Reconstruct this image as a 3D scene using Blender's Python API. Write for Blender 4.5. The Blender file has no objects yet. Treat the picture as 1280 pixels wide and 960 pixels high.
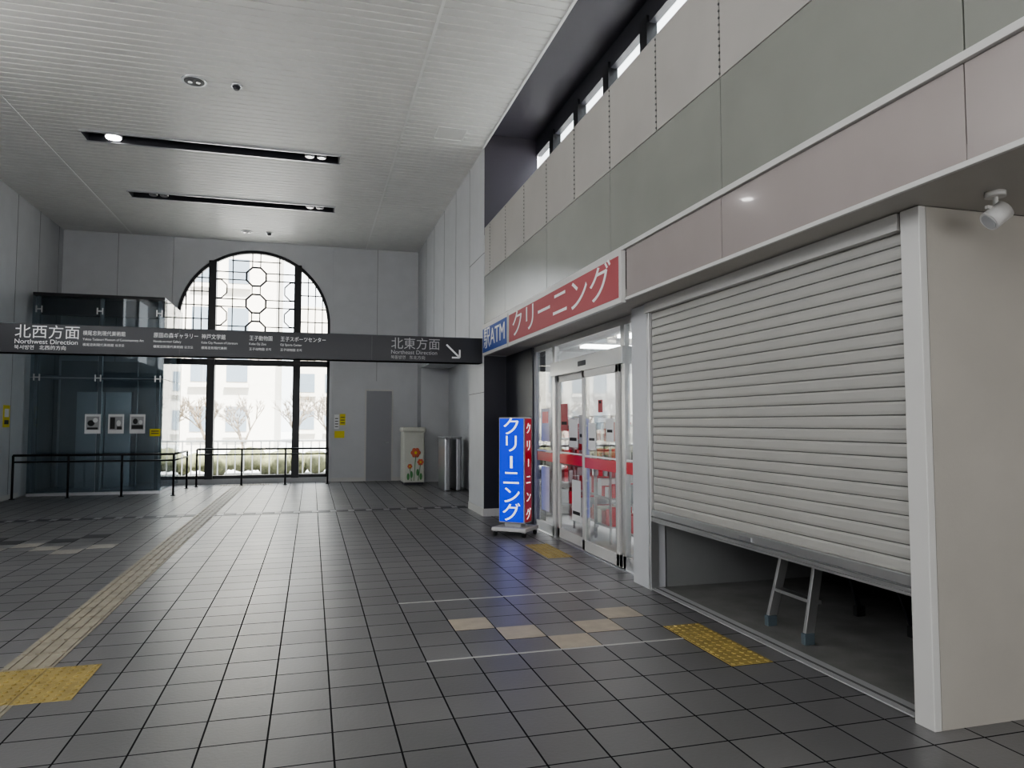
import bpy, bmesh, math, random
from mathutils import Vector, Matrix
random.seed(7)
S = bpy.context.scene
COL = S.collection

# ------------------------------------------------------------------ materials
def new_mat(name):
    m = bpy.data.materials.new(name); m.use_nodes = True
    nt = m.node_tree
    return m, nt, nt.nodes["Principled BSDF"]

def mat(name, col, rough=0.5, metal=0.0, noise=0.0, nscale=3.0, bump=0.0, bscale=60.0, spec=0.5, emit=None, estr=0.0, coat=0.0):
    m, nt, b = new_mat(name)
    b.inputs["Base Color"].default_value = (*col, 1)
    b.inputs["Roughness"].default_value = rough
    b.inputs["Metallic"].default_value = metal
    b.inputs["Specular IOR Level"].default_value = spec
    b.inputs["Coat Weight"].default_value = coat
    geo = nt.nodes.new("ShaderNodeNewGeometry")
    if noise > 0:
        n = nt.nodes.new("ShaderNodeTexNoise"); n.inputs["Scale"].default_value = nscale
        n.inputs["Detail"].default_value = 6
        nt.links.new(geo.outputs["Position"], n.inputs["Vector"])
        r = nt.nodes.new("ShaderNodeValToRGB")
        r.color_ramp.elements[0].position = 0.3; r.color_ramp.elements[1].position = 0.7
        r.color_ramp.elements[0].color = (*[c*(1-noise) for c in col], 1)
        r.color_ramp.elements[1].color = (*[min(1, c*(1+noise)) for c in col], 1)
        nt.links.new(n.outputs["Fac"], r.inputs["Fac"])
        nt.links.new(r.outputs["Color"], b.inputs["Base Color"])
    if bump > 0:
        n2 = nt.nodes.new("ShaderNodeTexNoise"); n2.inputs["Scale"].default_value = bscale
        nt.links.new(geo.outputs["Position"], n2.inputs["Vector"])
        bp = nt.nodes.new("ShaderNodeBump"); bp.inputs["Strength"].default_value = bump
        bp.inputs["Distance"].default_value = 0.01
        nt.links.new(n2.outputs["Fac"], bp.inputs["Height"])
        nt.links.new(bp.outputs["Normal"], b.inputs["Normal"])
    if emit:
        b.inputs["Emission Color"].default_value = (*emit, 1)
        b.inputs["Emission Strength"].default_value = estr
    return m

def glass(name, tint, rough=0.02):
    m = bpy.data.materials.new(name); m.use_nodes = True
    nt = m.node_tree; nt.nodes.clear()
    o = nt.nodes.new("ShaderNodeOutputMaterial")
    t = nt.nodes.new("ShaderNodeBsdfTransparent"); t.inputs[0].default_value = (*tint, 1)
    g = nt.nodes.new("ShaderNodeBsdfGlossy"); g.inputs["Roughness"].default_value = rough
    lw = nt.nodes.new("ShaderNodeLayerWeight"); lw.inputs[0].default_value = 0.5
    pw = nt.nodes.new("ShaderNodeMath"); pw.operation = 'POWER'; pw.inputs[1].default_value = 5
    ma = nt.nodes.new("ShaderNodeMath"); ma.operation = 'MULTIPLY_ADD'; ma.inputs[1].default_value = 0.9; ma.inputs[2].default_value = 0.04
    nt.links.new(lw.outputs["Facing"], pw.inputs[0]); nt.links.new(pw.outputs[0], ma.inputs[0])
    mx = nt.nodes.new("ShaderNodeMixShader")
    nt.links.new(ma.outputs[0], mx.inputs[0])
    nt.links.new(t.outputs[0], mx.inputs[1]); nt.links.new(g.outputs[0], mx.inputs[2])
    nt.links.new(mx.outputs[0], o.inputs[0])
    return m

def floor_mat():
    m, nt, b = new_mat("floor_tile")
    geo = nt.nodes.new("ShaderNodeNewGeometry")
    add = nt.nodes.new("ShaderNodeVectorMath"); add.operation = 'ADD'
    add.inputs[1].default_value = (30-0.12, 30-0.05, 0)
    nt.links.new(geo.outputs["Position"], add.inputs[0])
    br = nt.nodes.new("ShaderNodeTexBrick"); br.offset = 0.0; br.squash = 1.0
    br.inputs["Scale"].default_value = 1.0
    br.inputs["Brick Width"].default_value = 0.3
    br.inputs["Row Height"].default_value = 0.3
    br.inputs["Mortar Size"].default_value = 0.005
    br.inputs["Mortar Smooth"].default_value = 0.2
    br.inputs["Bias"].default_value = -0.2
    br.inputs["Color1"].default_value = (0.150, 0.147, 0.151, 1)
    br.inputs["Color2"].default_value = (0.200, 0.195, 0.198, 1)
    br.inputs["Mortar"].default_value = (0.018, 0.018, 0.020, 1)
    nt.links.new(add.outputs[0], br.inputs["Vector"])
    n = nt.nodes.new("ShaderNodeTexNoise"); n.inputs["Scale"].default_value = 1.2; n.inputs["Detail"].default_value = 8
    nt.links.new(geo.outputs["Position"], n.inputs["Vector"])
    mr = nt.nodes.new("ShaderNodeMapRange"); mr.inputs[3].default_value = 0.78; mr.inputs[4].default_value = 1.22
    nt.links.new(n.outputs["Fac"], mr.inputs[0])
    mul = nt.nodes.new("ShaderNodeVectorMath"); mul.operation = 'SCALE'
    nt.links.new(br.outputs["Color"], mul.inputs[0]); nt.links.new(mr.outputs[0], mul.inputs["Scale"])
    nt.links.new(mul.outputs[0], b.inputs["Base Color"])
    mr2 = nt.nodes.new("ShaderNodeMapRange"); mr2.inputs[3].default_value = 0.31; mr2.inputs[4].default_value = 0.42
    nt.links.new(n.outputs["Fac"], mr2.inputs[0])
    rg = nt.nodes.new("ShaderNodeMath"); rg.operation = 'MULTIPLY_ADD'; rg.inputs[1].default_value = 0.5
    nt.links.new(br.outputs["Fac"], rg.inputs[0]); nt.links.new(mr2.outputs[0], rg.inputs[2])
    nt.links.new(rg.outputs[0], b.inputs["Roughness"])
    sp = nt.nodes.new("ShaderNodeMath"); sp.operation = 'MULTIPLY_ADD'; sp.inputs[1].default_value = -0.9; sp.inputs[2].default_value = 1.0
    nt.links.new(br.outputs["Fac"], sp.inputs[0]); nt.links.new(sp.outputs[0], b.inputs["Specular IOR Level"])
    n2 = nt.nodes.new("ShaderNodeTexNoise"); n2.inputs["Scale"].default_value = 45; n2.inputs["Detail"].default_value = 3
    nt.links.new(geo.outputs["Position"], n2.inputs["Vector"])
    hm = nt.nodes.new("ShaderNodeMath"); hm.operation = 'MULTIPLY_ADD'
    hm.inputs[1].default_value = -1.5
    nt.links.new(br.outputs["Fac"], hm.inputs[0]); nt.links.new(n2.outputs["Fac"], hm.inputs[2])
    bp = nt.nodes.new("ShaderNodeBump"); bp.inputs["Strength"].default_value = 0.32; bp.inputs["Distance"].default_value = 0.004
    nt.links.new(hm.outputs[0], bp.inputs["Height"]); nt.links.new(bp.outputs["Normal"], b.inputs["Normal"])
    return m

M = dict(
 floor=floor_mat(),
 ceil=mat("ceiling_metal", (0.74,0.735,0.71), 0.36, noise=0.03),
 ceiltrim=mat("ceiling_trim", (0.82,0.82,0.80), 0.4),
 wall=mat("wall_panel_white", (0.56,0.565,0.58), 0.5, noise=0.03),
 wallwarm=mat("wall_plaster_warm", (0.41,0.385,0.345), 0.6, noise=0.05, nscale=2, bump=0.05),
 seam=mat("seam_dark", (0.12,0.12,0.12), 0.8),
 dark=mat("dark_paint", (0.03,0.03,0.038), 0.45),
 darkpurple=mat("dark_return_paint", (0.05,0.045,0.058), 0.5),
 black=mat("black_metal", (0.012,0.012,0.014), 0.35, metal=0.3),
 beige=mat("panel_beige_grey", (0.40,0.38,0.355), 0.42, noise=0.05, nscale=1.5),
 green=mat("panel_green_grey", (0.255,0.258,0.232), 0.22, noise=0.04, nscale=1.5),
 pink=mat("fascia_pink_gloss", (0.36,0.315,0.305), 0.12, noise=0.02, coat=0.5),
 whitetrim=mat("white_trim", (0.58,0.57,0.55), 0.4),
 soffit=mat("soffit_paint", (0.42,0.40,0.37), 0.55, noise=0.03),
 shutter=mat("shutter_painted_steel", (0.42,0.41,0.385), 0.32, metal=0.1, noise=0.03),
 shutterseam=mat("shutter_seam", (0.14,0.138,0.13), 0.5),
 alu=mat("aluminium", (0.55,0.55,0.55), 0.3, metal=0.85),
 steel=mat("brushed_steel", (0.5,0.5,0.52), 0.28, metal=0.9),
 glass=glass("window_glass", (0.96,0.98,0.98)),
 darkglass=glass("tinted_glass", (0.70,0.76,0.79)),
 tact=mat("tactile_beige", (0.33,0.30,0.235), 0.5, noise=0.2, nscale=8),
 tacty=mat("tactile_yellow", (0.38,0.29,0.10), 0.5, noise=0.2, nscale=8),
 tilebeige=mat("tile_beige", (0.47,0.41,0.33), 0.45, noise=0.1, nscale=10),
 tilelight=mat("tile_lightgrey", (0.36,0.34,0.31), 0.45, noise=0.1, nscale=10),
 tiledark=mat("tile_darkgrey", (0.05,0.05,0.055), 0.45, noise=0.1, nscale=10),
 linegrey=mat("joint_light", (0.50,0.50,0.49), 0.5),
 signface=mat("sign_charcoal", (0.026,0.027,0.033), 0.3),
 white=mat("white_letter", (0.9,0.9,0.9), 0.5),
 greylet=mat("grey_letter", (0.40,0.40,0.41), 0.5),
 blue=mat("sign_blue", (0.01,0.04,0.62), 0.3, emit=(0.0,0.04,0.9), estr=0.9),
 red=mat("sign_red", (0.50,0.02,0.04), 0.3, emit=(0.6,0.02,0.03), estr=0.15),
 signwhite=mat("sign_letter_lit", (0.9,0.9,0.92), 0.4, emit=(1,1,1), estr=1.4),
 redsign=mat("fascia_sign_red", (0.42,0.10,0.11), 0.55, spec=0.3),
 bluesign=mat("fascia_sign_blue", (0.05,0.10,0.36), 0.55, spec=0.3),
 paper=mat("paper", (0.8,0.8,0.8), 0.7),
 ink=mat("ink", (0.04,0.04,0.04), 0.7),
 yellow=mat("yellow_sticker", (0.75,0.65,0.04), 0.5),
 door=mat("door_grey", (0.30,0.30,0.32), 0.45),
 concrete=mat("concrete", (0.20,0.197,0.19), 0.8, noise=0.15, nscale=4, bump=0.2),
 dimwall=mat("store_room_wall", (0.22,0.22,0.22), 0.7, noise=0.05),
 base=mat("sign_base_grey", (0.40,0.40,0.41), 0.45),
 foot=mat("ladder_foot_rubber", (0.10,0.13,0.15), 0.6),
 rubber=mat("rubber", (0.02,0.02,0.02), 0.8),
 bldg=mat("building_beige", (0.50,0.47,0.42), 0.8, noise=0.04),
 bldgw=mat("building_window", (0.14,0.17,0.20), 0.2),
 bark=mat("bark", (0.17,0.13,0.09), 0.9, noise=0.2),
 asphalt=mat("asphalt", (0.5,0.5,0.49), 0.9, noise=0.1),
 hedge=mat("hedge", (0.15,0.15,0.08), 0.9, noise=0.4, nscale=6, bump=1, bscale=12),
 cab=mat("cabinet_cream", (0.62,0.62,0.55), 0.5, noise=0.05),
 flower=mat("flower_orange", (0.65,0.16,0.08), 0.5),
 leaf=mat("leaf_green", (0.10,0.28,0.10), 0.6),
 lamp=mat("lamp_lens", (1,1,1), 0.3, emit=(1,0.98,0.95), estr=50),
 lampdim=mat("lamp_reflector", (0.5,0.5,0.5), 0.15, metal=1.0),
 shoplight=mat("shop_ceiling_light", (1,1,1), 0.3, emit=(1,1,1), estr=13),
 shopwall=mat("shop_white", (0.75,0.75,0.75), 0.6),
)

# ------------------------------------------------------------------ mesh builder
def grp(name):
    e = bpy.data.objects.new(name, None); COL.objects.link(e); e.empty_display_size = 0.2
    return e

class MB:
    def __init__(s): s.bm = bmesh.new(); s.mats = []
    def mi(s, k):
        if k not in s.mats: s.mats.append(k)
        return s.mats.index(k)
    def box(s, x0,x1,y0,y1,z0,z1, m, bev=0.0, mtx=None):
        r = bmesh.ops.create_cube(s.bm, size=1)
        vs = r["verts"]
        T = Matrix.Translation(((x0+x1)/2,(y0+y1)/2,(z0+z1)/2)) @ Matrix.Diagonal((abs(x1-x0),abs(y1-y0),abs(z1-z0),1))
        if mtx: T = mtx @ T
        bmesh.ops.transform(s.bm, matrix=T, verts=vs)
        fs = set(f for v in vs for f in v.link_faces)
        i = s.mi(m)
        for f in fs: f.material_index = i
        if bev > 0:
            es = list(set(e for v in vs for e in v.link_edges))
            rr = bmesh.ops.bevel(s.bm, geom=es, offset=bev, segments=2, affect='EDGES', profile=0.5)
            for f in rr["faces"]: f.material_index = i
        return s
    def cyl(s, p0, p1, r, m, r2=None, seg=12):
        p0 = Vector(p0); p1 = Vector(p1); d = p1-p0; L = d.length
        if L < 1e-6: return s
        rr = bmesh.ops.create_cone(s.bm, cap_ends=True, segments=seg, radius1=r, radius2=r if r2 is None else r2, depth=L)
        q = Vector((0,0,1)).rotation_difference(d.normalized()).to_matrix().to_4x4()
        T = Matrix.Translation((p0+p1)/2) @ q
        bmesh.ops.transform(s.bm, matrix=T, verts=rr["verts"])
        i = s.mi(m)
        for f in set(f for v in rr["verts"] for f in v.link_faces):
            f.material_index = i; f.smooth = len(f.verts) == 4
        return s
    def sph(s, c, r, m, sc=(1,1,1), seg=10):
        rr = bmesh.ops.create_uvsphere(s.bm, u_segments=seg, v_segments=max(5,seg//2+1), radius=r)
        bmesh.ops.transform(s.bm, matrix=Matrix.Translation(c) @ Matrix.Diagonal((*sc,1)), verts=rr["verts"])
        i = s.mi(m)
        for f in set(f for v in rr["verts"] for f in v.link_faces): f.material_index = i; f.smooth = True
        return s
    def poly(s, pts, m):
        f = s.bm.faces.new([s.bm.verts.new(p) for p in pts]); f.material_index = s.mi(m); return f
    def out(s, name, parent=None):
        me = bpy.data.meshes.new(name); 
        bmesh.ops.recalc_face_normals(s.bm, faces=s.bm.faces)
        s.bm.to_mesh(me); s.bm.free()
        for k in s.mats: me.materials.append(M[k])
        o = bpy.data.objects.new(name, me); COL.objects.link(o)
        if parent: o.parent = parent
        return o

def txt(s, loc, size, m, parent, rot=(90,0,0), ax='LEFT', ay='CENTER', ext=0.001, sx=1.0, name="lettering", off=0.0):
    c = bpy.data.curves.new(name, 'FONT'); c.body = s; c.size = size; c.extrude = ext; c.offset = off
    c.align_x = ax; c.align_y = ay; c.materials.append(M[m])
    o = bpy.data.objects.new(name, c); COL.objects.link(o); o.location = loc
    o.rotation_euler = tuple(math.radians(a) for a in rot); o.scale = (sx,1,1)
    o.parent = parent
    return o

# ------------------------------------------------------------------ dimensions
XR, XL, YF, YB, H = 2.70, -5.72, 18.9, -10.0, 6.08
YC = 11.3   # camera-side face of column

# ------------------------------------------------------------------ floor
MB().box(XL-0.3, 9.0, YB, YF+0.4, -0.12, 0.0, 'floor').out("floor")

# inlay tiles
b = MB()
for (x,y) in [(1.17,5.3),(1.47,5.0),(1.77,4.7),(2.07,5.0),(2.37,5.3)]:
    b.box(x-0.145,x+0.145,y-0.145,y+0.145,-0.01,0.003,'tilebeige')
for (x,y) in [(-2.43,9.8),(-2.73,9.5),(-3.03,9.8),(-3.33,10.1),(-3.63,9.8),(-3.93,9.5),(-4.23,9.8)]:
    b.box(x-0.145,x+0.145,y-0.145,y+0.145,-0.01,0.003,'tilelight')
for (x,y) in [(-3.03,10.4),(-2.73,10.7),(-3.63,10.4),(-4.23,10.4),(-3.93,10.7)]:
    b.box(x-0.145,x+0.145,y-0.145,y+0.145,-0.01,0.003,'tiledark')
b.box(0.72,2.52,4.540,4.558,-0.01,0.003,'linegrey')
b.box(0.72,2.52,6.040,6.058,-0.01,0.003,'linegrey')
b.out("floor_tile_inlay")

b = MB()
b.box(XL,XR,12.50,12.53,-0.01,0.003,'tiledark'); b.box(XL,XR,12.53,12.74,-0.01,0.002,'dark'); b.box(XL,XR,12.74,12.77,-0.01,0.003,'tiledark')
x = XL+0.05
while x < XR-0.05:
    b.box(x,x+0.10,12.55,12.72,-0.01,0.004,'base'); x += 0.3
b.out("floor_drain_grate")

def bars(b, x0,y0,m,n=4):
    b.box(x0+0.004,x0+0.296,y0+0.004,y0+0.296,-0.01,0.004,m)
    for i in range(n):
        xc = x0+0.0375+0.075*i
        b.box(xc-0.013,xc+0.013,y0+0.012,y0+0.288,0.0,0.010,m,)
def domes(b,x0,y0,m,n=5):
    b.box(x0+0.003,x0+0.297,y0+0.003,y0+0.297,-0.01,0.004,m)
    for i in range(n):
        for j in range(n):
            c=(x0+0.03+0.06*i, y0+0.03+0.06*j)
            b.cyl((c[0],c[1],0.003),(c[0],c[1],0.010),0.017,m,r2=0.010,seg=8)
b = MB()
y = -2.15
while y < 18.0:
    if not (4.4 < y+0.15 < 5.05): bars(b,-1.80,y,'tact')
    y += 0.3
for i in range(4): domes(b,-2.1+0.3*i,18.42,'tact',4)
b.out("tactile_guide_path")
b = MB()
for i in range(5):
    for j in range(2): domes(b,-2.73+0.3*i,4.45+0.3*j,'tacty')
b.out("tactile_warning_paving")
b = MB()
for j in range(3): domes(b,2.52,3.95+0.3*j,'tacty')
b.out("tactile_warning_paving")
b = MB()
for j in range(3): domes(b,2.55,7.6+0.3*j,'tacty')
b.out("tactile_warning_paving")

# ------------------------------------------------------------------ ceiling
def slats(b, x0,x1,y0,y1,m='ceil',p=0.15):
    n = max(1, round((y1-y0)/p)); p = (y1-y0)/n
    prof = []
    for i in range(n):
        a = y0+i*p
        prof += [(a,H+0.025),(a+0.010,H+0.025),(a+0.016,H),(a+p-0.008,H),(a+p-0.002,H+0.025)]
    prof.append((y1,H+0.025))
    v0 = [b.bm.verts.new((x0,yy,zz)) for yy,zz in prof]; v1 = [b.bm.verts.new((x1,yy,zz)) for yy,zz in prof]
    i = b.mi(m)
    for k in range(len(prof)-1):
        f = b.bm.faces.new((v0[k],v0[k+1],v1[k+1],v1[k])); f.material_index = i
b = MB()
S0, S1 = -3.55, 0.40
slots = [(12.32,12.70),(15.32,15.70)]
slats(b,XL,XR,YB,slots[0][0]); slats(b,XL,S0,*slots[0]); slats(b,S1,XR,*slots[0])
slats(b,XL,XR,slots[0][1],slots[1][0]); slats(b,XL,S0,*slots[1]); slats(b,S1,XR,*slots[1])
slats(b,XL,XR,slots[1][1],YF)
b.box(XL-0.3,3.85,YB,YF+0.4,H+0.40,H+0.5,'wall')
b.out("ceiling")
b = MB()
for x in (1.316,-4.26):
    b.box(x-0.018,x+0.018,YB,YF,H-0.006,H+0.02,'ceiltrim')
b.box(XR-0.03,XR+0.0,YB,YC,H-0.015,H+0.34,'ceiltrim')
b.out("trim_ceiling")
for k,(a,c) in enumerate(slots):
    g = grp("recessed_ceiling_light_slot")
    b = MB()
    b.box(S0,S1,a,a+0.02,H-0.02,H+0.25,'dark'); b.box(S0,S1,c-0.02,c,H-0.02,H+0.25,'dark')
    b.box(S0,S0+0.02,a,c,H-0.02,H+0.25,'dark'); b.box(S1-0.02,S1,a,c,H-0.02,H+0.25,'dark')
    b.box(S0,S1,a,c,H+0.23,H+0.26,'black')
    b.box(S0-0.02,S1+0.02,a-0.02,a+0.012,H-0.024,H,'steel'); b.box(S0-0.02,S1+0.02,c-0.012,c+0.02,H-0.024,H,'steel')
    b.box(S0+0.1,S1-0.1,(a+c)/2-0.02,(a+c)/2+0.02,H+0.06,H+0.11,'steel')
    b.out("trough",g)
    b = MB()
    for j,xx in enumerate((S0+0.42,S0+0.62,S1-0.5,S1-0.3)):
        if k==0 and j==1: continue
        rr=0.13 if (k==0 and j==0) else 0.08
        b.cyl((xx,(a+c)/2,H+0.2),(xx,(a+c)/2,H+0.0),rr,'steel',seg=20)
        b.cyl((xx,(a+c)/2,H+0.0),(xx,(a+c)/2,H-0.012),rr*0.85,'lamp' if (k==0 and j==0) else 'lampdim',seg=20)
    b.out("spot_heads",g)
for (x,y,r) in [(-1.58,10.1,0.16),(-1.56,17.9,0.13)]:
    b = MB()
    b.cyl((x,y,H+0.03),(x,y,H-0.015),r,'steel',seg=28)
    b.cyl((x,y,H-0.012),(x,y,H-0.02),r*0.8,'dark',seg=28)
    for dx in (-0.05,0.05): b.cyl((x+dx,y,H-0.015),(x+dx,y,H-0.03),0.03,'lampdim',seg=14)
    b.out("ceiling_downlight")
for (x,y) in [(-1.05,10.1),(-1.05,17.9)]:
    b = MB()
    b.cyl((x,y,H+0.03),(x,y,H-0.02),0.075,'steel',seg=20); b.cyl((x,y,H-0.02),(x,y,H-0.06),0.055,'dark',r2=0.03,seg=20)
    b.out("smoke_detector")
b = MB()
hx,hy,hs = 2.05,10.9,0.24
for (x0,x1,y0,y1) in [(hx-hs,hx+hs,hy-hs,hy-hs+0.02),(hx-hs,hx+hs,hy+hs-0.02,hy+hs),(hx-hs,hx-hs+0.02,hy-hs,hy+hs),(hx+hs-0.02,hx+hs,hy-hs,hy+hs)]:
    b.box(x0,x1,y0,y1,H-0.01,H+0.01,'ceiltrim')
b.box(hx-hs,hx+hs,hy-hs,hy+hs,H-0.003,H+0.01,'ceil')
b.out("ceiling_access_hatch")

# ------------------------------------------------------------------ far wall with arched window
WX0,WX1 = -3.25,0.43; WC=(WX0+WX1)/2; R=(WX1-WX0)/2; SP=4.05; SILL=0.12
b = MB()
b.box(XL-0.3,-3.34,YF-0.0,YF+0.35,0,H+0.1,'wall')
b.box(0.49,XR+0.8,YF-0.0,YF+0.35,0,H+0.1,'wall')
y0,y1 = YF+0.10,YF+0.35
b.box(-3.36,WX0,y0,y1,0,H+0.1,'wall'); b.box(WX1,0.51,y0,y1,0,H+0.1,'wall')
b.box(WX0,WX1,y0,y1,0,SILL,'wall')
N=48
for i in range(N):
    t0 = math.pi - math.pi*i/N; t1 = math.pi - math.pi*(i+1)/N
    xa,za = WC+R*math.cos(t0), SP+R*math.sin(t0); xb,zb = WC+R*math.cos(t1), SP+R*math.sin(t1)
    zt = H+0.1
    b.poly([(xa,y0,za),(xb,y0,zb),(xb,y0,zt),(xa,y0,zt)],'wall')
    b.poly([(xa,y1,za),(xa,y1,zt),(xb,y1,zt),(xb,y1,zb)],'wall')
    b.poly([(xa,y0,za),(xa,y1,za),(xb,y1,zb),(xb,y0,zb)],'wall')
b.out("wall_far")
b = MB()
b.box(1.62,1.628,YF-0.003,YF+0.01,2.6,H,'seam')
b.box(-4.55,-4.542,YF-0.003,YF+0.01,0,H,'seam')
b.box(0.49,XR,YF-0.012,YF+0.01,0,0.1,'whitetrim')
b.out("trim_far_wall")

g = grp("window_1")
b = MB(); fy0,fy1=YF+0.16,YF+0.26
def ring(b,cx,cz,r0,r1,t_a,t_b,n,m,ya,yb):
    for i in range(n):
        a0=t_a+(t_b-t_a)*i/n; a1=t_a+(t_b-t_a)*(i+1)/n
        P=lambda r,a,y:(cx+r*math.cos(a),y,cz+r*math.sin(a))
        b.poly([P(r0,a0,ya),P(r1,a0,ya),P(r1,a1,ya),P(r0,a1,ya)],m)
        b.poly([P(r0,a0,yb),P(r0,a1,yb),P(r1,a1,yb),P(r1,a0,yb)],m)
        b.poly([P(r0,a0,ya),P(r0,a1,ya),P(r0,a1,yb),P(r0,a0,yb)],m)
        b.poly([P(r1,a0,ya),P(r1,a0,yb),P(r1,a1,yb),P(r1,a1,ya)],m)
ring(b,WC,SP,R-0.07,R+0.001,0,math.pi,48,'black',fy0,fy1)
b.box(WX0,WX0+0.07,fy0,fy1,SILL,SP,'black'); b.box(WX1-0.07,WX1,fy0,fy1,SILL,SP,'black')
b.box(WX0,WX1,fy0,fy1,SILL,SILL+0.08,'black')
b.box(WX0,WX1,fy0,fy1,2.95,3.10,'black')
for dx in (-1.02,1.02):
    x=WC+dx; zt=SP+math.sqrt(R*R-dx*dx)-0.02
    b.box(x-0.09,x+0.09,fy0-0.10,fy1+0.05,SILL,zt,'black')
b.out("frame",g)
b = MB(); ly0,ly1=fy0+0.03,fy0+0.06
def lbar(p,q,w=0.026):
    (xa,za),(xb,zb)=p,q
    L=math.hypot(xb-xa,zb-za); 
    if L<0.02: return
    T=Matrix.Translation(((xa+xb)/2,(ly0+ly1)/2,(za+zb)/2))@Matrix.Rotation(-math.atan2(zb-za,xb-xa),4,'Y')
    b.box(-L/2,L/2,-0.015,0.015,-w/2,w/2,'black',mtx=T)
def ztop(x): return SP+math.sqrt(max(0,(R-0.04)**2-(x-WC)**2))
def xhalf(z): return (R-0.04) if z<SP else math.sqrt(max(0,(R-0.04)**2-(z-SP)**2))
for s in (-1,1):
    for k in (1.28,1.46,1.64):
        x=WC+s*k; lbar((x,3.1),(x,ztop(x)))
    z=3.42
    while z<5.4:
        h=xhalf(z)
        if h>1.15: lbar((WC+s*1.1,z),(WC+s*h,z))
        z+=0.345
# centre bay: octagon medallions linked by straight leads, half medallions at the mullions
r8=0.255; ap=r8*math.cos(math.pi/8); hs8=r8*math.sin(math.pi/8); cz=[5.23,4.54,3.85]
for s in (-1,1):
    x=WC+s*0.56; lbar((x,3.1),(x,ztop(x)))
for z in cz:
    pts=[(WC+r8*math.cos(math.pi/8+i*math.pi/4), z+r8*math.sin(math.pi/8+i*math.pi/4)) for i in range(8)]
    for i in range(8): lbar(pts[i],pts[(i+1)%8],0.045)
    for s in (-1,1):
        for dz in (-hs8,hs8): lbar((WC+s*ap,z+dz),(WC+s*min(0.93,xhalf(z+dz)),z+dz))
for z in (4.885,4.195,3.505):
    for s in (-1,1):
        c=WC+s*0.93
        pp=[(c,z+ap),(c-s*hs8,z+ap),(c-s*ap,z+hs8),(c-s*ap,z-hs8),(c-s*hs8,z-ap),(c,z-ap)]
        for p,q in zip(pp[:-1],pp[1:]): lbar(p,q,0.03)
for a,c in ((5.23,5.86),(4.54,5.23),(3.85,4.54),(3.1,3.85)):
    lo=a+ap if a>3.2 else a; hi=c-ap if c<5.5 else c
    for s in (-1,1): lbar((WC+s*hs8,lo),(WC+s*hs8,hi))
lbar((WC-0.6,5.62),(WC+0.6,5.62))
b.out("lattice",g)
b = MB()
b.box(WX0+0.02,WX1-0.02,fy0+0.07,fy0+0.075,SILL,3.0,'glass')
pts=[(WX0+0.02,fy0+0.07,3.0),(WX1-0.02,fy0+0.07,3.0)]+[(WC+(R-0.02)*math.cos(math.pi*i/40),fy0+0.07,SP+(R-0.02)*math.sin(math.pi*i/40)) for i in range(41)]
b.poly(pts,'glass')
b.out("glass_pane",g)

# grey door + notices
g = grp("door_1")
b=MB()
b.box(1.33,2.06,YF-0.03,YF+0.02,0,2.38,'whitetrim'); b.box(1.37,2.02,YF-0.045,YF,0.01,2.34,'door',bev=0.004)
b.out("leaf",g)
b=MB(); b.cyl((1.93,YF-0.045,1.0),(1.93,YF-0.09,1.0),0.012,'steel'); b.cyl((1.93,YF-0.09,1.0),(1.82,YF-0.09,1.0),0.01,'steel'); b.out("handle",g)
g = grp("wall_notice")
b=MB()
b.box(0.56,0.68,YF-0.008,YF,1.35,1.72,'paper'); b.box(0.70,0.84,YF-0.008,YF,1.45,1.74,'yellow'); b.box(0.57,0.82,YF-0.008,YF,1.12,1.30,'yellow')
for i in range(4): b.box(0.58,0.66,YF-0.010,YF-0.007,1.40+i*0.07,1.42+i*0.07,'ink')
for i in range(3): b.box(0.72,0.82,YF-0.010,YF-0.007,1.50+i*0.07,1.52+i*0.07,'ink')
b.out("sheets",g)

# ------------------------------------------------------------------ left wall (high clerestory openings toward the near part)
b = MB()
b.box(XL-0.3,XL,9.0,YF+0.35,0,H+0.4,'wall')
b.box(XL-0.3,XL,YB,9.0,0,3.6,'wall'); b.box(XL-0.3,XL,YB,9.0,5.9,H+0.4,'wall')
for y in (-10,-6.6,-3.2,0.2,3.6,6.9): b.box(XL-0.3,XL,y,y+0.5,3.6,5.9,'wall')
b.out("wall_left")
b=MB()
b.box(XL,XR,YB-0.2,YB,3.0,H+0.4,'wall'); b.out("wall_back_blocker")  # unseen upper back wall, added to cut light from behind
b = MB()
y=10.2
while y<YF: b.box(XL-0.005,XL+0.003,y,y+0.008,0,H,'seam'); y+=1.2
b.box(XL,XL+0.015,9.0,16.7,0,0.1,'whitetrim')
b.out("trim_left_wall")
g=grp("wall_notice")
b=MB(); b.box(XL,XL+0.01,15.85,16.15,1.42,1.85,'yellow'); b.box(XL+0.009,XL+0.012,15.9,16.1,1.48,1.56,'ink'); b.box(XL+0.009,XL+0.012,15.9,16.1,1.62,1.78,'paper'); b.out("sheets",g)

# ------------------------------------------------------------------ elevator glass enclosure
g = grp("glass_elevator_enclosure")
EX0,EX1,EY0,EZ = XL+0.12,-3.10,16.8,4.22
b=MB()
b.box(EX0,EX1,EY0-0.02,YF-0.05,EZ-0.06,EZ,'black')
b.box(EX0,EX1,EY0+0.3,EY0+0.40,EZ-0.42,EZ-0.06,'dark'); 
for x in (EX0+0.05,(EX0+EX1)/2,EX1-0.12):
    b.box(x-0.035,x+0.035,EY0+0.14,EY0+0.22,0,EZ-0.06,'door')
b.box(EX1-0.16,EX1-0.08,YF-0.2,YF-0.1,0,EZ-0.06,'steel')
for z in (0.0,2.42):
    b.box(EX0,EX1-0.1,EY0+0.14,EY0+0.2,z,z+0.08,'door')
b.box(EX0,EX1,EY0,YF-0.05,0.0,0.06,'steel')
b.box(EX0+0.2,EX1-0.75,EY0+1.2,EY0+1.3,0.06,2.9,'door')
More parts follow.
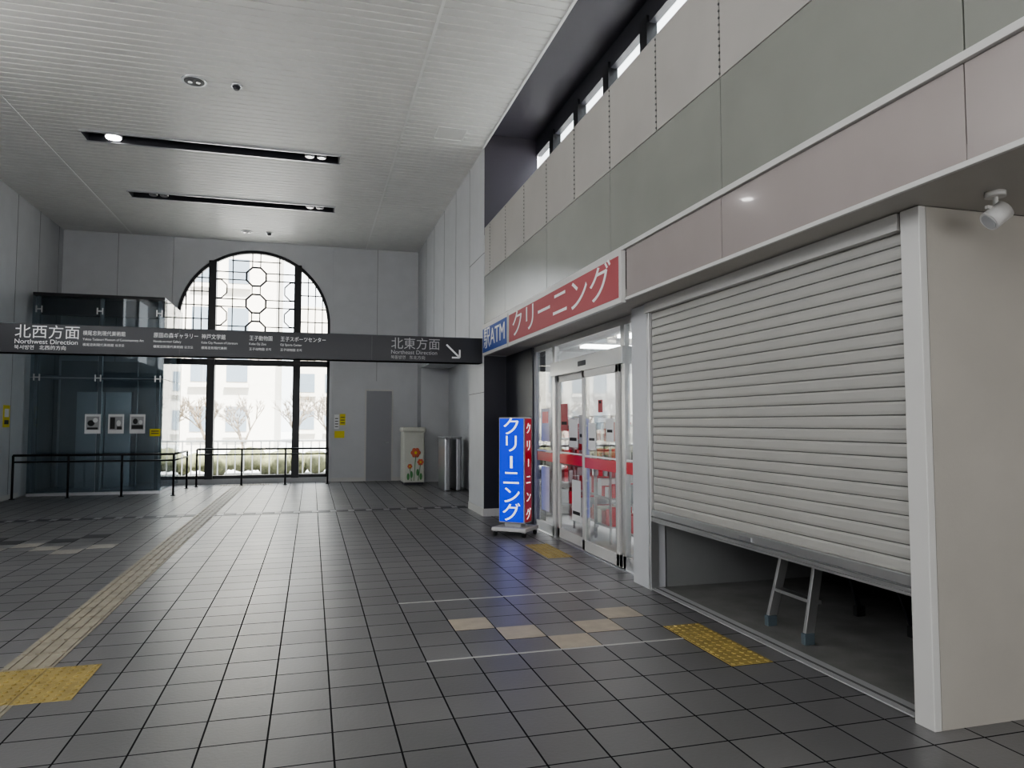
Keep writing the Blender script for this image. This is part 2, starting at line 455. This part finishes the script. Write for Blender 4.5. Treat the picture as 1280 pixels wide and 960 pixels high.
b.box(EX0+0.55,EX0+1.1,EY0+1.12,EY0+1.2,0.06,2.2,'steel'); b.box(EX0+1.12,EX0+1.65,EY0+1.12,EY0+1.2,0.06,2.2,'steel')
b.out("steel_frame",g)
b=MB()
xm=(EX0+EX1)/2
for (xa,xb) in ((EX0,xm-0.006),(xm+0.006,EX1)):
    for (za,zb) in ((0.06,2.44),(2.455,EZ-0.02)):
        b.box(xa,xb,EY0-0.012,EY0,za,zb,'darkglass')
for (za,zb) in ((0.06,2.44),(2.455,EZ-0.02)):
    b.box(EX1,EX1+0.012,EY0,YF-0.05,za,zb,'darkglass')
b.out("glass_panels",g)
b=MB()
for x in (EX0+0.12,xm,EX1-0.10):
    for z in (EZ-0.35,2.45):
        for sx in (-1,1):
            b.box(x+sx*0.05-0.012,x+sx*0.05+0.012,EY0-0.03,EY0-0.012,z-0.07,z+0.07,'alu')
        b.box(x-0.06,x+0.06,EY0-0.03,EY0-0.012,z-0.012,z+0.012,'alu')
b.out("glass_clamps",g)
gp=grp("poster_set")
b=MB()
for n_,x in enumerate((-4.42,-3.98,-3.57)):
    b.box(x-0.15,x+0.15,EY0-0.020,EY0-0.014,1.28,1.69,'paper')
    b.box(x-0.12,x+0.12,EY0-0.023,EY0-0.019,1.36,1.64,'greylet')
    d=EY0-0.027
    if n_==0:
        b.sph((x-0.03,d+0.003,1.50),0.07,'ink',sc=(1,0.05,0.9)); b.sph((x+0.05,d+0.001,1.56),0.05,'paper',sc=(1,0.05,1)); b.box(x-0.1,x+0.1,d,d+0.003,1.37,1.41,'ink')
    elif n_==1:
        b.box(x-0.11,x-0.02,d,d+0.004,1.38,1.62,'ink'); b.sph((x+0.05,d+0.003,1.50),0.045,'paper',sc=(1,0.05,1.4)); b.box(x+0.02,x+0.11,d,d+0.004,1.37,1.43,'ink')
    else:
        b.box(x-0.11,x+0.11,d,d+0.004,1.38,1.46,'ink'); b.sph((x-0.04,d+0.002,1.54),0.05,'ink',sc=(1,0.05,1.2)); b.sph((x+0.06,d+0.002,1.52),0.04,'paper',sc=(1,0.05,1.2))
b.box(-3.33,-3.12,EY0-0.020,EY0-0.014,1.22,1.38,'yellow'); b.box(-3.30,-3.15,EY0-0.023,EY0-0.019,1.27,1.29,'ink'); b.box(-3.30,-3.15,EY0-0.023,EY0-0.019,1.32,1.34,'ink')
b.out("posters",gp)

# ------------------------------------------------------------------ railings
def railing(pts, posts_every=1.15, h=0.86):
    b=MB()
    for (p,q) in zip(pts[:-1],pts[1:]):
        for z,r in ((h,0.024),(h-0.13,0.018)):
            b.cyl((p[0],p[1],z),(q[0],q[1],z),r,'black')
        L=math.hypot(q[0]-p[0],q[1]-p[1]); n=max(1,round(L/posts_every))
        for i in range(n+1):
            t=i/n; x=p[0]+(q[0]-p[0])*t; y=p[1]+(q[1]-p[1])*t
            b.cyl((x,y,0),(x,y,h),0.022,'black'); b.cyl((x,y,0),(x,y,0.012),0.05,'black')
    return b.out("handrail")
railing([(XL+0.06,16.25),(-2.75,16.25),(-2.75,17.9)])
railing([(-2.6,18.3),(0.40,18.3)],posts_every=1.0,h=0.88)

# ------------------------------------------------------------------ hanging sign beam
g = grp("overhead_direction_sign")
SY=11.42; SZ0,SZ1=2.49,2.90
b=MB()
b.box(XL,XR,SY,SY+0.28,SZ0,SZ1,'signface'); b.box(XL,XR,SY-0.004,SY+0.284,SZ0,SZ0+0.012,'dark'); b.box(XL,XR,SY-0.004,SY+0.284,SZ1-0.012,SZ1,'dark')
for x in (-4.33,-1.9,0.9): b.box(x,x+0.006,SY-0.002,SY,SZ0,SZ1,'seam')
b.out("sign_box",g)
ty=SY-0.003
txt("北西方面",(-4.02,ty,2.775),0.205,'white',g); txt("Northwest Direction",(-4.02,ty,2.645),0.092,'white',g); txt("북서방면   北西的方向",(-4.02,ty,2.56),0.068,'white',g)
for x,s,e in ((-3.17,"横尾忠則現代美術館","Yokoo Tadanori Museum of Contemporary Art"),(-2.25,"原田の森ギャラリー","Harada-no-mori Gallery"),(-1.60,"神戸文学館","Kobe City Museum of Literature")):
    txt(s,(x,ty,2.785),0.083 if x>-3 else 0.075,'white',g,sx=0.82); txt(e,(x,ty,2.70),0.048,'white',g,sx=0.8 if x>-3 else 0.85); txt("橫尾忠則現代美術館 요코오"[:8 if x>-2 else 14],(x,ty,2.62),0.045,'white',g)
for x,s,e in ((-0.93,"王子動物園","Kobe Oji Zoo"),(-0.48,"王子スポーツセンター","Oji Sports Center")):
    txt(s,(x,ty,2.785),0.080,'white',g,sx=0.85); txt(e,(x,ty,2.70),0.048,'white',g,sx=0.9); txt("王子动物园 오지",(x,ty,2.62),0.045,'white',g)
txt("北東方面",(1.20,ty,2.765),0.20,'greylet',g); txt("Northeast Direction",(1.20,ty,2.635),0.09,'greylet',g); txt("북동방면   东北方向",(1.20,ty,2.55),0.065,'greylet',g)
b=MB()
for (p,q) in (((2.10,2.78),(2.31,2.58)),((2.32,2.57),(2.32,2.70)),((2.32,2.57),(2.19,2.57))):
    L=math.hypot(q[0]-p[0],q[1]-p[1]); T=Matrix.Translation(((p[0]+q[0])/2,ty,(p[1]+q[1])/2))@Matrix.Rotation(-math.atan2(q[1]-p[1],q[0]-p[0]),4,'Y')
    b.box(-L/2,L/2,-0.003,0.003,-0.014,0.014,'white',mtx=T)
b.out("arrow",g)

# ------------------------------------------------------------------ right wall: column + far section with recess
b=MB()
b.box(XR,XR+0.02,YC,12.42,0,H+0.1,'wall')      # column cladding (hall face)
b.box(XR+0.02,3.62,YC+0.01,12.42,0,H+0.1,'wall')
b.box(XR,XR+0.3,12.42,18.25,2.92,H+0.1,'wall') # lintel wall
b.box(XR+0.3,3.45,12.42,18.25,2.92,3.1,'wall')
b.box(XR,3.6,18.25,YF+0.1,0,H+0.1,'wall')
b.box(3.42,3.62,12.42,18.25,0,3.1,'wall')
b.out("wall_right_far")
b=MB()
b.box(XR+0.001,3.11,YC-0.012,YC+0.01,0.12,2.6,'dark')
b.box(XR-0.001,3.11,YC-0.016,YC+0.008,0.0,0.12,'whitetrim')
b.box(XR-0.014,XR+0.02,YC-0.016,12.42,0.0,0.12,'whitetrim')
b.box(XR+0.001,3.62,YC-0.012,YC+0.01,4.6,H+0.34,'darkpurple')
b.box(3.08,3.28,9.86,YC,0.0,2.6,'dark')
for z in (2.0,4.3): b.box(XR-0.003,XR+0.01,YC,12.42,z,z+0.008,'seam')
for y in (12.42,13.7,15.0,16.3,17.5): b.box(XR-0.003,XR+0.01,y,y+0.008,2.92,H,'seam')
b.out("trim_column")

# ------------------------------------------------------------------ right wall: shop fascia, panels, clerestory
b=MB()
b.box(XR+0.04,XR+0.14,YB,YC-0.02,2.72,4.69,'seam')
b.box(XR+0.04,3.62,YB,YC-0.022,4.69,4.71,'dark')
b.out("wall_right_upper")
b=MB()
seams=[4.26+0.95*k for k in range(-15,9)]
for a,c in zip(seams[:-1],seams[1:]):
    c=min(c,YC-0.02)
    if c-a<0.05: continue
    b.box(XR,XR+0.035,a+0.006,c-0.006,3.905,4.715,'beige',bev=0.004)
s2=[4.26+1.9*k for k in range(-7,4)]+[YC-0.02]
for a,c in zip(s2[:-1],s2[1:]):
    b.box(XR,XR+0.035,a+0.004,c-0.004,3.10,3.898,'green',bev=0.003)
for y in seams[8:]:
    if y<YC-0.1:
        z=3.93
        while z<4.70: b.cyl((XR+0.002,y,z),(XR-0.006,y,z),0.009,'seam',seg=6); z+=0.05
b.out("wall_cladding_panels")
b=MB()
s3=[4.26+1.9*k for k in range(-7,1)]+[5.80]
for a,c in zip(s3[:-1],s3[1:]):
    b.box(XR-0.005,XR+0.035,a+0.003,c-0.003,2.625,3.055,'pink')
b.box(XR-0.03,XR+0.035,YB,YC-0.02,3.058,3.098,'whitetrim',bev=0.003)
b.box(XR-0.025,XR-0.002,YB,5.80,2.595,2.622,'whitetrim',bev=0.003)
b.out("trim_shop_fascia")
# fascia shop sign
g=grp("shop_fascia_sign")
b=MB()
b.box(XR-0.05,XR-0.002,5.82,9.62,2.58,3.055,'whitetrim',bev=0.004); b.box(XR-0.055,XR-0.045,5.87,9.57,2.63,3.01,'redsign')
b.box(XR-0.05,XR-0.002,9.66,11.2,2.58,3.055,'whitetrim',bev=0.004); b.box(XR-0.055,XR-0.045,9.70,11.16,2.63,3.01,'bluesign')
b.out("sign_box",g)
txt("駅ATM",(XR-0.057,10.43,2.82),0.36,'white',g,rot=(90,0,-90),ax='CENTER',sx=1.2)
txt("クリーニング",(XR-0.057,7.72,2.82),0.38,'white',g,rot=(90,0,-90),ax='CENTER',sx=1.5)
# soffit
b=MB(); b.box(XR,5.48,YB,2.85,2.60,2.70,'soffit'); b.box(XR,3.28,2.85,YC-0.03,2.605,2.70,'soffit'); b.out("ceiling_soffit")
# clerestory
g=grp("window_2")
b=MB()
b.box(3.63,3.70,YB,YC,4.3,4.95,'dark'); b.box(3.60,3.70,YB,YC,6.02,6.45,'dark')
ys=[]
yy=10.42
while yy>YB: ys.append(yy); yy-=1.08
for y in ys: b.box(3.57,3.70,y-0.09,y+0.09,4.9,6.1,'black')
b.box(3.60,3.68,YB,YC,5.40,5.46,'black')
b.out("frame",g)
b=MB(); b.box(3.64,3.646,YB,YC,4.9,6.05,'glass'); b.out("glass_pane",g)
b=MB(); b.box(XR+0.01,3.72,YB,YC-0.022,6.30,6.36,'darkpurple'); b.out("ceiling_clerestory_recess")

# ------------------------------------------------------------------ near return wall & shutter bay
b=MB()
b.box(2.985,5.48,2.86,3.0,0,2.6,'wallwarm')
b.out("wall_return")
MB().box(2.935,2.98,2.855,2.975,0,2.6,'whitetrim',bev=0.004).out("trim_shutter_jamb")
MB().box(5.5,5.7,YB,2.84,0,3.0,'wallwarm').out("wall_right_near")
b=MB()
b.box(2.96,3.13,5.955,6.27,0,2.6,'wall',bev=0.004)
b.out("shop_pillar")
b=MB()
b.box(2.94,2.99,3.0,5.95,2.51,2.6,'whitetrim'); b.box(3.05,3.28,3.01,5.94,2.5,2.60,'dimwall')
b.out("trim_shutter_header")
g=grp("roller_shutter")
b=MB()
prof=[]; z=0.72; p=0.075; SX=3.0
while z<2.56:
    prof += [(SX+0.003,z),(SX-0.006,z+0.002),(SX-0.010,z+0.020),(SX-0.010,z+0.056),(SX-0.004,z+0.069),(SX+0.003,z+0.0695)]
    z+=p
v0=[b.bm.verts.new((x,3.0,zz)) for x,zz in prof]; v1=[b.bm.verts.new((x,5.90,zz)) for x,zz in prof]
i=b.mi('shutter'); j=b.mi('shutterseam')
for k in range(len(prof)-1):
    f=b.bm.faces.new((v0[k],v0[k+1],v1[k+1],v1[k])); f.material_index=j if k%6==5 else i
b.out("slat_curtain",g)
b=MB()
b.box(SX-0.03,SX+0.03,3.0,5.90,0.63,0.72,'alu',bev=0.004); b.box(SX-0.038,SX-0.028,3.0,5.90,0.655,0.665,'seam'); b.box(SX-0.035,SX+0.035,3.0,5.90,0.615,0.63,'alu')
b.box(SX-0.042,SX-0.028,4.38,4.52,0.67,0.70,'steel')
b.out("bottom_bar",g)
b=MB(); b.box(SX-0.04,SX+0.04,5.905,5.95,0,2.6,'alu',bev=0.003); b.out("guide_rails",g)

b=MB()
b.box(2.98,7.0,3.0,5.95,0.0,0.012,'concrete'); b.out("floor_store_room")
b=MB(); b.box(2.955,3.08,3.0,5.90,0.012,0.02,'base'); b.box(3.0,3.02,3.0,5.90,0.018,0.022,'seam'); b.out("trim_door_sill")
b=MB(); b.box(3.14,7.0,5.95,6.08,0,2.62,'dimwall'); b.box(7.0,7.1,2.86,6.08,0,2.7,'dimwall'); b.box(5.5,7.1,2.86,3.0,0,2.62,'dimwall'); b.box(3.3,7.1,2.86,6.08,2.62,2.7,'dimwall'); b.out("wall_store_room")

# ladder
g=grp("step_ladder")
b=MB()
def leg(p,q,w=0.06,d=0.025,m='alu'):
    p=Vector(p);q=Vector(q);dv=q-p;L=dv.length
    rot=Vector((0,0,1)).rotation_difference(dv.normalized()).to_matrix().to_4x4()
    T=Matrix.Translation((p+q)/2)@rot
    b.box(-w/2,w/2,-d/2,d/2,-L/2,L/2,m,bev=0.003,mtx=T)
F1=((3.28,4.62,0.06),(3.60,4.53,1.45)); F2=((3.24,4.16,0.06),(3.58,4.25,1.45))
B1=((4.10,4.66,0.06),(3.64,4.53,1.45)); B2=((4.06,4.10,0.06),(3.62,4.25,1.45))
for L in (F1,F2): leg(*L,w=0.07,d=0.03)
for L in (B1,B2): leg(*L,m='dark',w=0.04,d=0.02)  # back legs and brace: store room shade put into their dark colour
for z in (0.28,0.57,0.86,1.15):
    t=(z-0.06)/1.39
    a=Vector(F1[0]).lerp(Vector(F1[1]),t); c=Vector(F2[0]).lerp(Vector(F2[1]),t)
    b.box(a.x-0.035,a.x+0.035,c.y,a.y,z-0.012,z+0.012,'alu')
a=Vector(B1[0]).lerp(Vector(B1[1]),0.2); c=Vector(B2[0]).lerp(Vector(B2[1]),0.2); b.cyl(a,c,0.014,'dark')
b.box(3.50,3.70,4.22,4.56,1.44,1.47,'alu',bev=0.004)
b.out("frame",g)
b=MB()
for L,mm in ((F1,'foot'),(F2,'foot'),(B1,'rubber'),(B2,'rubber')):
    p=L[0]; b.box(p[0]-0.04,p[0]+0.04,p[1]-0.022,p[1]+0.022,0.012,0.09,mm,bev=0.006)
b.out("feet",g)
g=grp("folding_chair")
b=MB()
for y in (3.25,3.62):
    b.cyl((3.75,y,0.02),(4.15,y,0.85),0.014,'door'); b.cyl((4.2,y,0.02),(3.8,y,0.5),0.014,'door')
b.box(3.75,4.12,3.24,3.63,0.44,0.48,'dark',bev=0.01); b.box(4.08,4.13,3.24,3.63,0.6,0.85,'dark',bev=0.01)
b.cyl((3.76,3.25,0.04),(3.76,3.62,0.04),0.012,'door'); b.cyl((4.19,3.25,0.04),(4.19,3.62,0.04),0.012,'door')
b.out("chair_frame",g)

# spotlight on soffit
g=grp("ceiling_spotlight")
b=MB()
b.cyl((3.12,2.59,2.60),(3.12,2.59,2.575),0.045,'whitetrim',seg=24); b.cyl((3.12,2.59,2.58),(3.12,2.59,2.52),0.012,'whitetrim')
b.cyl((3.085,2.60,2.455),(3.155,2.575,2.515),0.048,'whitetrim',seg=28); b.cyl((3.088,2.599,2.457),(3.083,2.601,2.453),0.038,'base',seg=24)
b.box(3.065,3.175,2.585,2.60,2.515,2.53,'whitetrim')
b.out("spot",g)

# ------------------------------------------------------------------ shop front (glass doors)
GX=3.10
g=grp("door_2")
b=MB()
def vpost(y0,y1,z0=0,z1=2.6,m='alu',dx=0.0,t=0.06): b.box(GX+dx,GX+dx+t,y0,y1,z0,z1,m,bev=0.003)
vpost(6.28,6.36,m='alu'); vpost(6.74,6.84); vpost(8.93,9.03); vpost(9.74,9.86,m='door')
b.box(GX,GX+0.07,6.28,9.86,2.52,2.60,'alu'); b.box(GX-0.03,GX+0.10,6.74,9.03,2.12,2.30,'alu',bev=0.004)
b.box(GX-0.033,GX-0.028,7.75,8.0,2.18,2.24,'dark')
b.box(GX,GX+0.06,6.28,6.8,0,0.14,'alu'); b.box(GX,GX+0.06,8.98,9.8,0,0.14,'alu')
b.box(GX-0.03,GX+0.1,6.28,9.86,0.0,0.015,'steel')
def leaf(y0,y1,dx):
    for (a,c) in ((y0,y0+0.07),(y1-0.07,y1)): b.box(GX+dx,GX+dx+0.035,a,c,0.02,2.12,'whitetrim',bev=0.003)
    b.box(GX+dx,GX+dx+0.035,y0,y1,0.02,0.14,'whitetrim'); b.box(GX+dx,GX+dx+0.035,y0,y1,2.04,2.12,'whitetrim')
leaf(6.86,7.90,-0.02); leaf(7.86,8.92,0.03)
b.out("frame",g)
b=MB()
b.box(GX+0.02,GX+0.028,6.36,6.74,0.14,2.52,'glass'); b.box(GX+0.02,GX+0.028,6.84,8.93,2.30,2.52,'glass'); b.box(GX+0.02,GX+0.028,9.03,9.74,0.14,2.52,'glass')
b.box(GX-0.008,GX,6.93,7.83,0.14,2.04,'glass'); b.box(GX+0.044,GX+0.05,7.93,8.85,0.14,2.04,'glass')
b.out("glass_pane",g)
b=MB()
for (y0,y1,xx) in ((6.93,7.83,GX-0.012),(7.93,8.85,GX+0.040),(9.03,9.74,GX+0.014),(6.36,6.74,GX+0.014)):
    b.box(xx,xx+0.003,y0,y1,0.98,1.10,'red'); b.box(xx,xx+0.003,y0,y1,1.11,1.13,'white')
for (y0,y1,z0,z1,mm) in ((7.5,7.72,1.2,1.5,'paper'),(7.0,7.2,1.3,1.55,'paper'),(7.3,7.42,1.62,1.76,'redsign')):
    b.box(GX-0.013,GX-0.010,y0,y1,z0,z1,mm); b.box(GX-0.015,GX-0.012,y0+0.03,y1-0.03,z0+0.1,z0+0.13,'ink')
for (y0,y1,z0,z1,mm) in ((8.2,8.5,1.2,1.55,'paper'),(8.0,8.15,1.25,1.6,'greylet'),(8.55,8.8,1.4,1.75,'redsign'),(8.1,8.4,0.3,0.8,'paper')):
    b.box(GX+0.038,GX+0.041,y0,y1,z0,z1,mm); b.box(GX+0.036,GX+0.039,y0+0.03,y1-0.03,z0+0.08,z0+0.12,'ink')
b.box(GX+0.012,GX+0.014,9.2,9.55,0.3,0.9,'paper')
b.box(GX+0.012,GX+0.014,9.2,9.55,1.25,1.7,'paper'); b.box(GX+0.010,GX+0.012,9.24,9.5,1.5,1.66,'red')
b.out("stickers",g)
b=MB()
b.box(3.3,8.0,11.2,11.35,0,2.7,'shopwall')
b.box(7.9,8.0,6.1,7.2,0,2.9,'shopwall'); b.box(7.9,8.0,10.6,11.3,0,2.9,'shopwall'); b.box(7.9,8.0,7.2,10.6,0,0.6,'shopwall'); b.box(7.9,8.0,7.2,10.6,2.5,2.9,'shopwall')
b.box(3.16,8.0,6.1,6.15,0,2.6,'shopwall'); b.box(3.3,8.0,6.1,11.35,2.7,2.9,'shopwall')
b.out("wall_shop_interior")
b=MB()
for y in (7.2,8.3,9.4,10.5): b.box(7.92,7.97,y-0.04,y+0.04,0.6,2.5,'alu')
b.box(7.92,7.97,7.2,10.6,1.5,1.56,'alu'); b.box(7.94,7.945,7.2,10.6,0.6,2.5,'glass')
b.out("window_3")
b=MB(); b.box(3.16,7.9,6.15,11.2,0.0,0.008,'shopwall'); b.out("floor_shop")
b=MB()
for y in (7.2,8.8,10.2): b.box(4.0,7.4,y-0.12,y+0.12,2.66,2.695,'shoplight')
b.out("shop_ceiling_lamp")
g=grp("shop_counter"); b=MB()
b.box(5.2,5.8,7.0,10.4,0.008,0.95,'shopwall',bev=0.01); b.box(5.15,5.85,6.95,10.45,0.95,1.0,'door',bev=0.005); b.box(5.19,5.2,7.0,10.4,0.4,0.6,'red'); b.out("counter",g)
def rack(X,Y,along='y',n=4,L=0.82):
    g=grp("shop_display_rack"); b=MB()
    g.location=(X,Y,0)
    if along=='x': g.rotation_euler=(0,0,math.radians(90))
    h=L/2
    for dx in (-0.18,0.18):
        for dy in (-h,h): b.box(dx-0.012,dx+0.012,dy-0.012,dy+0.012,0.008,1.6,'steel')
    for z in (0.2,0.55,0.9,1.25,1.58):
        b.box(-0.19,0.19,-h-0.01,h+0.01,z,z+0.02,'steel')
        if z>1.5: continue
        y=-h+0.03
        while y<h-0.12:
            w=random.uniform(0.06,0.12); hh=random.uniform(0.12,0.26)
            b.box(-0.15,0.12,y,y+w,z+0.02,z+0.02+hh,random.choice(['red','paper','cab','redsign','paper','greylet','red','door'])); y+=w+0.02
    b.out("rack",g)
rack(3.75,7.6); rack(3.8,9.2); rack(4.4,10.9,'x',L=1.2); rack(5.9,10.9,'x',L=1.2); rack(3.75,8.45,L=0.5)
g=grp("garment_rail"); b=MB()
b.cyl((6.3,7.2,1.7),(6.3,10.3,1.7),0.015,'steel')
for y in (7.2,8.9,10.3): b.cyl((6.3,y,0.008),(6.3,y,1.7),0.015,'steel')
y=7.3
while y<10.2:
    m=random.choice(['paper','greylet','dark','bldg','bluesign','white']); b.box(6.1,6.5,y,y+0.04,0.7+random.random()*0.3,1.6,m,bev=0.01); b.cyl((6.3,y+0.02,1.6),(6.3,y+0.02,1.7),0.005,'steel',seg=6); y+=random.uniform(0.08,0.2)
b.out("garments",g)

# ------------------------------------------------------------------ standing cleaning sign
g=grp("standing_light_box_sign")
g.location=(2.66,9.30,0); g.rotation_euler=(0,0,math.radians(-41))
W,D=0.38,0.24
b=MB()
b.box(-W/2,W/2,-D/2,D/2,0.17,1.58,'base',bev=0.01)
b.box(-W/2+0.015,W/2-0.015,-D/2-0.004,-D/2+0.01,0.19,1.56,'blue')
b.box(-W/2+0.015,W/2-0.015,D/2-0.01,D/2+0.004,0.19,1.56,'blue')
for s in (-1,1): b.box(s*W/2-0.004,s*W/2+0.004,-D/2+0.02,D/2-0.02,0.19,1.56,'red')
b.box(-0.25,0.25,-0.22,0.22,0.07,0.12,'whitetrim',bev=0.012); b.box(-0.12,0.12,-0.08,0.08,0.12,0.17,'base')
for sx in (-0.21,0.21):
    for sy in (-0.18,0.18):
        b.cyl((sx-0.015,sy,0.035),(sx+0.015,sy,0.035),0.035,'rubber',seg=16); b.box(sx-0.02,sx+0.02,sy-0.02,sy+0.02,0.055,0.075,'steel')
b.box(-0.018,0.018,-D/2-0.007,-D/2-0.003,0.90,1.06,'signwhite')
b.box(W/2+0.003,W/2+0.007,-0.008,0.008,0.92,1.02,'signwhite')
b.out("light_box",g)
for i,ch in enumerate("クリ ニング"):
    if ch==' ': continue
    txt(ch,(0,-D/2-0.006,1.44-0.228*i),0.26,'signwhite',g,ax='CENTER',sx=1.1,name="glyph_front")
    txt(ch,(W/2+0.006,0,1.42-0.228*i),0.16,'signwhite',g,rot=(90,0,90),ax='CENTER',name="glyph_side")

# ------------------------------------------------------------------ painted cabinet and steel gates in the alcove
g=grp("painted_cabinet")
b=MB()
CX=0.12
b.box(2.04+CX,2.56+CX,17.45,18.05,0.05,1.30,'cab',bev=0.04); b.box(2.01+CX,2.59+CX,17.42,18.08,1.28,1.40,'cab',bev=0.04)
b.box(2.07+CX,2.53+CX,17.48,18.02,0.0,0.06,'dark')
b.out("body",g)
b=MB()
fy=17.445
def flower(x,z,r):
    for k in range(6):
        a=k*math.pi/3; b.sph((x+r*0.6*math.cos(a),fy,z+r*0.6*math.sin(a)),r*0.45,'flower',sc=(1,0.06,1))
    b.sph((x,fy-0.004,z),r*0.3,'yellow',sc=(1,0.1,1))
flower(2.34+CX,0.78,0.12); flower(2.46+CX,0.55,0.08); flower(2.20+CX,0.45,0.06)
for (x0,z0,x1,z1) in ((2.30,0.10,2.34,0.70),(2.40,0.10,2.46,0.5),(2.24,0.1,2.20,0.42)): b.cyl((x0+CX,fy,z0),(x1+CX,fy,z1),0.008,'leaf',seg=6)
for (x,z) in ((2.24,0.25),(2.39,0.30),(2.47,0.2),(2.16,0.2)): b.sph((x+CX,fy,z),0.07,'leaf',sc=(0.5,0.06,1.2))
b.out("painting",g)
for (y,x) in ((15.6,2.85),(15.6,3.10)):
    b=MB(); b.box(x,x+0.12,y,y+0.9,0.0,1.16,'steel',bev=0.03); b.box(x-0.01,x+0.13,y-0.01,y+0.91,1.16,1.20,'base',bev=0.015); b.out("steel_gate_cabinet")

# ------------------------------------------------------------------ exterior
MB().box(-60,60,YF+0.4,140,-0.35,-0.15,'asphalt').out("ground_exterior")
MB().box(9.1,60,-40,YF+0.4,-0.35,-0.15,'asphalt').out("ground_exterior")
MB().box(-60,XL-0.4,-40,YF+0.4,-0.35,-0.15,'asphalt').out("ground_exterior")
def building(x0,x1,y0,y1,h,fl=3.0,name="apartment_building"):
    b=MB(); b.box(x0,x1,y0,y1,-0.2,h,'bldg')
    z=1.0
    while z+1.6<h:
        x=x0+0.5
        while x+1.2<x1:
            b.box(x,x+1.2,y0-0.05,y0+0.05,z,z+1.5,'bldgw'); b.box(x-0.1,x+1.3,y0-0.35,y0,z-0.35,z-0.1,'bldg'); x+=2.0
        z+=fl
    b.out(name)
building(-7.5,-2.2,46,56,17); building(-1.5,8,60,70,11); building(-24,-9,55,65,10)
def tree(x,y,hh,seed):
    rnd=random.Random(seed); b=MB()
    def br(p,d,L,r,n):
        q=p+d*L; b.cyl(p,q,r,'bark',r2=r*0.7,seg=5)
        if n==0: return
        for k in range(3):
            nd=(d+Vector((rnd.uniform(-.7,.7),rnd.uniform(-.7,.7),rnd.uniform(-.15,.5)))).normalized()
            br(q,nd,L*rnd.uniform(.6,.85),r*0.65,n-1)
    br(Vector((x,y,-0.2)),Vector((0,0,1)),hh*0.27,0.09*hh/4,5)
    b.out("bare_tree")
for i,(x,y,hh) in enumerate(((-4.8,28,3.2),(-2.6,30,3.0),(-0.6,27.6,3.0),(1.2,31,3.6),(-7.5,32,4.0),(-3.7,28.5,3.2),(0.6,28.6,3.0))): tree(x,y,hh,i+3)
b=MB()
for i in range(70):
    b.sph((-10+i*0.22+random.uniform(-.1,.1),24.6+random.uniform(-.3,.3),0.15+random.uniform(0,.25)),random.uniform(.25,.4),'hedge',seg=7)
b.out("hedge_row")
b=MB()
x=-10
while x<6: b.cyl((x,23.5,-0.15),(x,23.5,0.95),0.02,'whitetrim',seg=6); x+=0.25
b.cyl((-10,23.5,0.95),(6,23.5,0.95),0.03,'whitetrim'); b.out("street_fence")

# ------------------------------------------------------------------ light
w=bpy.data.worlds.new("World"); S.world=w; w.use_nodes=True
nt=w.node_tree; bg=nt.nodes["Background"]
sky=nt.nodes.new("ShaderNodeTexSky"); sky.sky_type='HOSEK_WILKIE'; sky.turbidity=6; sky.ground_albedo=0.4
sky.sun_direction=(-0.35,-0.55,0.76)
mix=nt.nodes.new("ShaderNodeMixRGB"); mix.inputs[0].default_value=0.85; mix.inputs[2].default_value=(0.97,0.985,1.0,1)
nt.links.new(sky.outputs[0],mix.inputs[1]); nt.links.new(mix.outputs[0],bg.inputs[0])
bg.inputs[1].default_value=9.5
sd=bpy.data.lights.new("sun",'SUN'); sd.energy=52; sd.angle=0.02; sd.color=(1,0.97,0.93)
so=bpy.data.objects.new("sun",sd); COL.objects.link(so); so.rotation_euler=Vector((-0.10,0.62,-0.80)).to_track_quat('-Z','Y').to_euler(); so.location=(-5,-20,20)

def portal(loc,rot,sx,sy):
    l=bpy.data.lights.new("portal",'AREA'); l.shape='RECTANGLE'; l.size=sx; l.size_y=sy
    l.cycles.is_portal=True
    o=bpy.data.objects.new("window_portal",l); COL.objects.link(o); o.location=loc; o.rotation_euler=tuple(math.radians(a) for a in rot)
portal((WC,YF+0.45,3.0),(-90,0,0),3.8,6.0)
portal((3.75,0.6,5.4),(90,0,90),21.2,1.3)
portal((XL-0.35,-0.5,4.75),(90,0,-90),19,2.4)
portal((-1.5,YB-0.25,1.5),(90,0,0),9,3.1)
portal((8.05,8.9,1.5),(90,0,90),3.4,2.0)

# ------------------------------------------------------------------ camera
cd=bpy.data.cameras.new("camera"); cd.sensor_width=36; cd.lens=890/1280*36; cd.clip_end=500
co=bpy.data.objects.new("camera",cd); COL.objects.link(co); co.location=(0,0,1.5)
co.rotation_euler=(math.radians(93.15),0,math.radians(-15.7)); S.camera=co
S.view_settings.view_transform='AgX'; S.view_settings.look='AgX - Medium High Contrast'; S.view_settings.exposure=-0.75
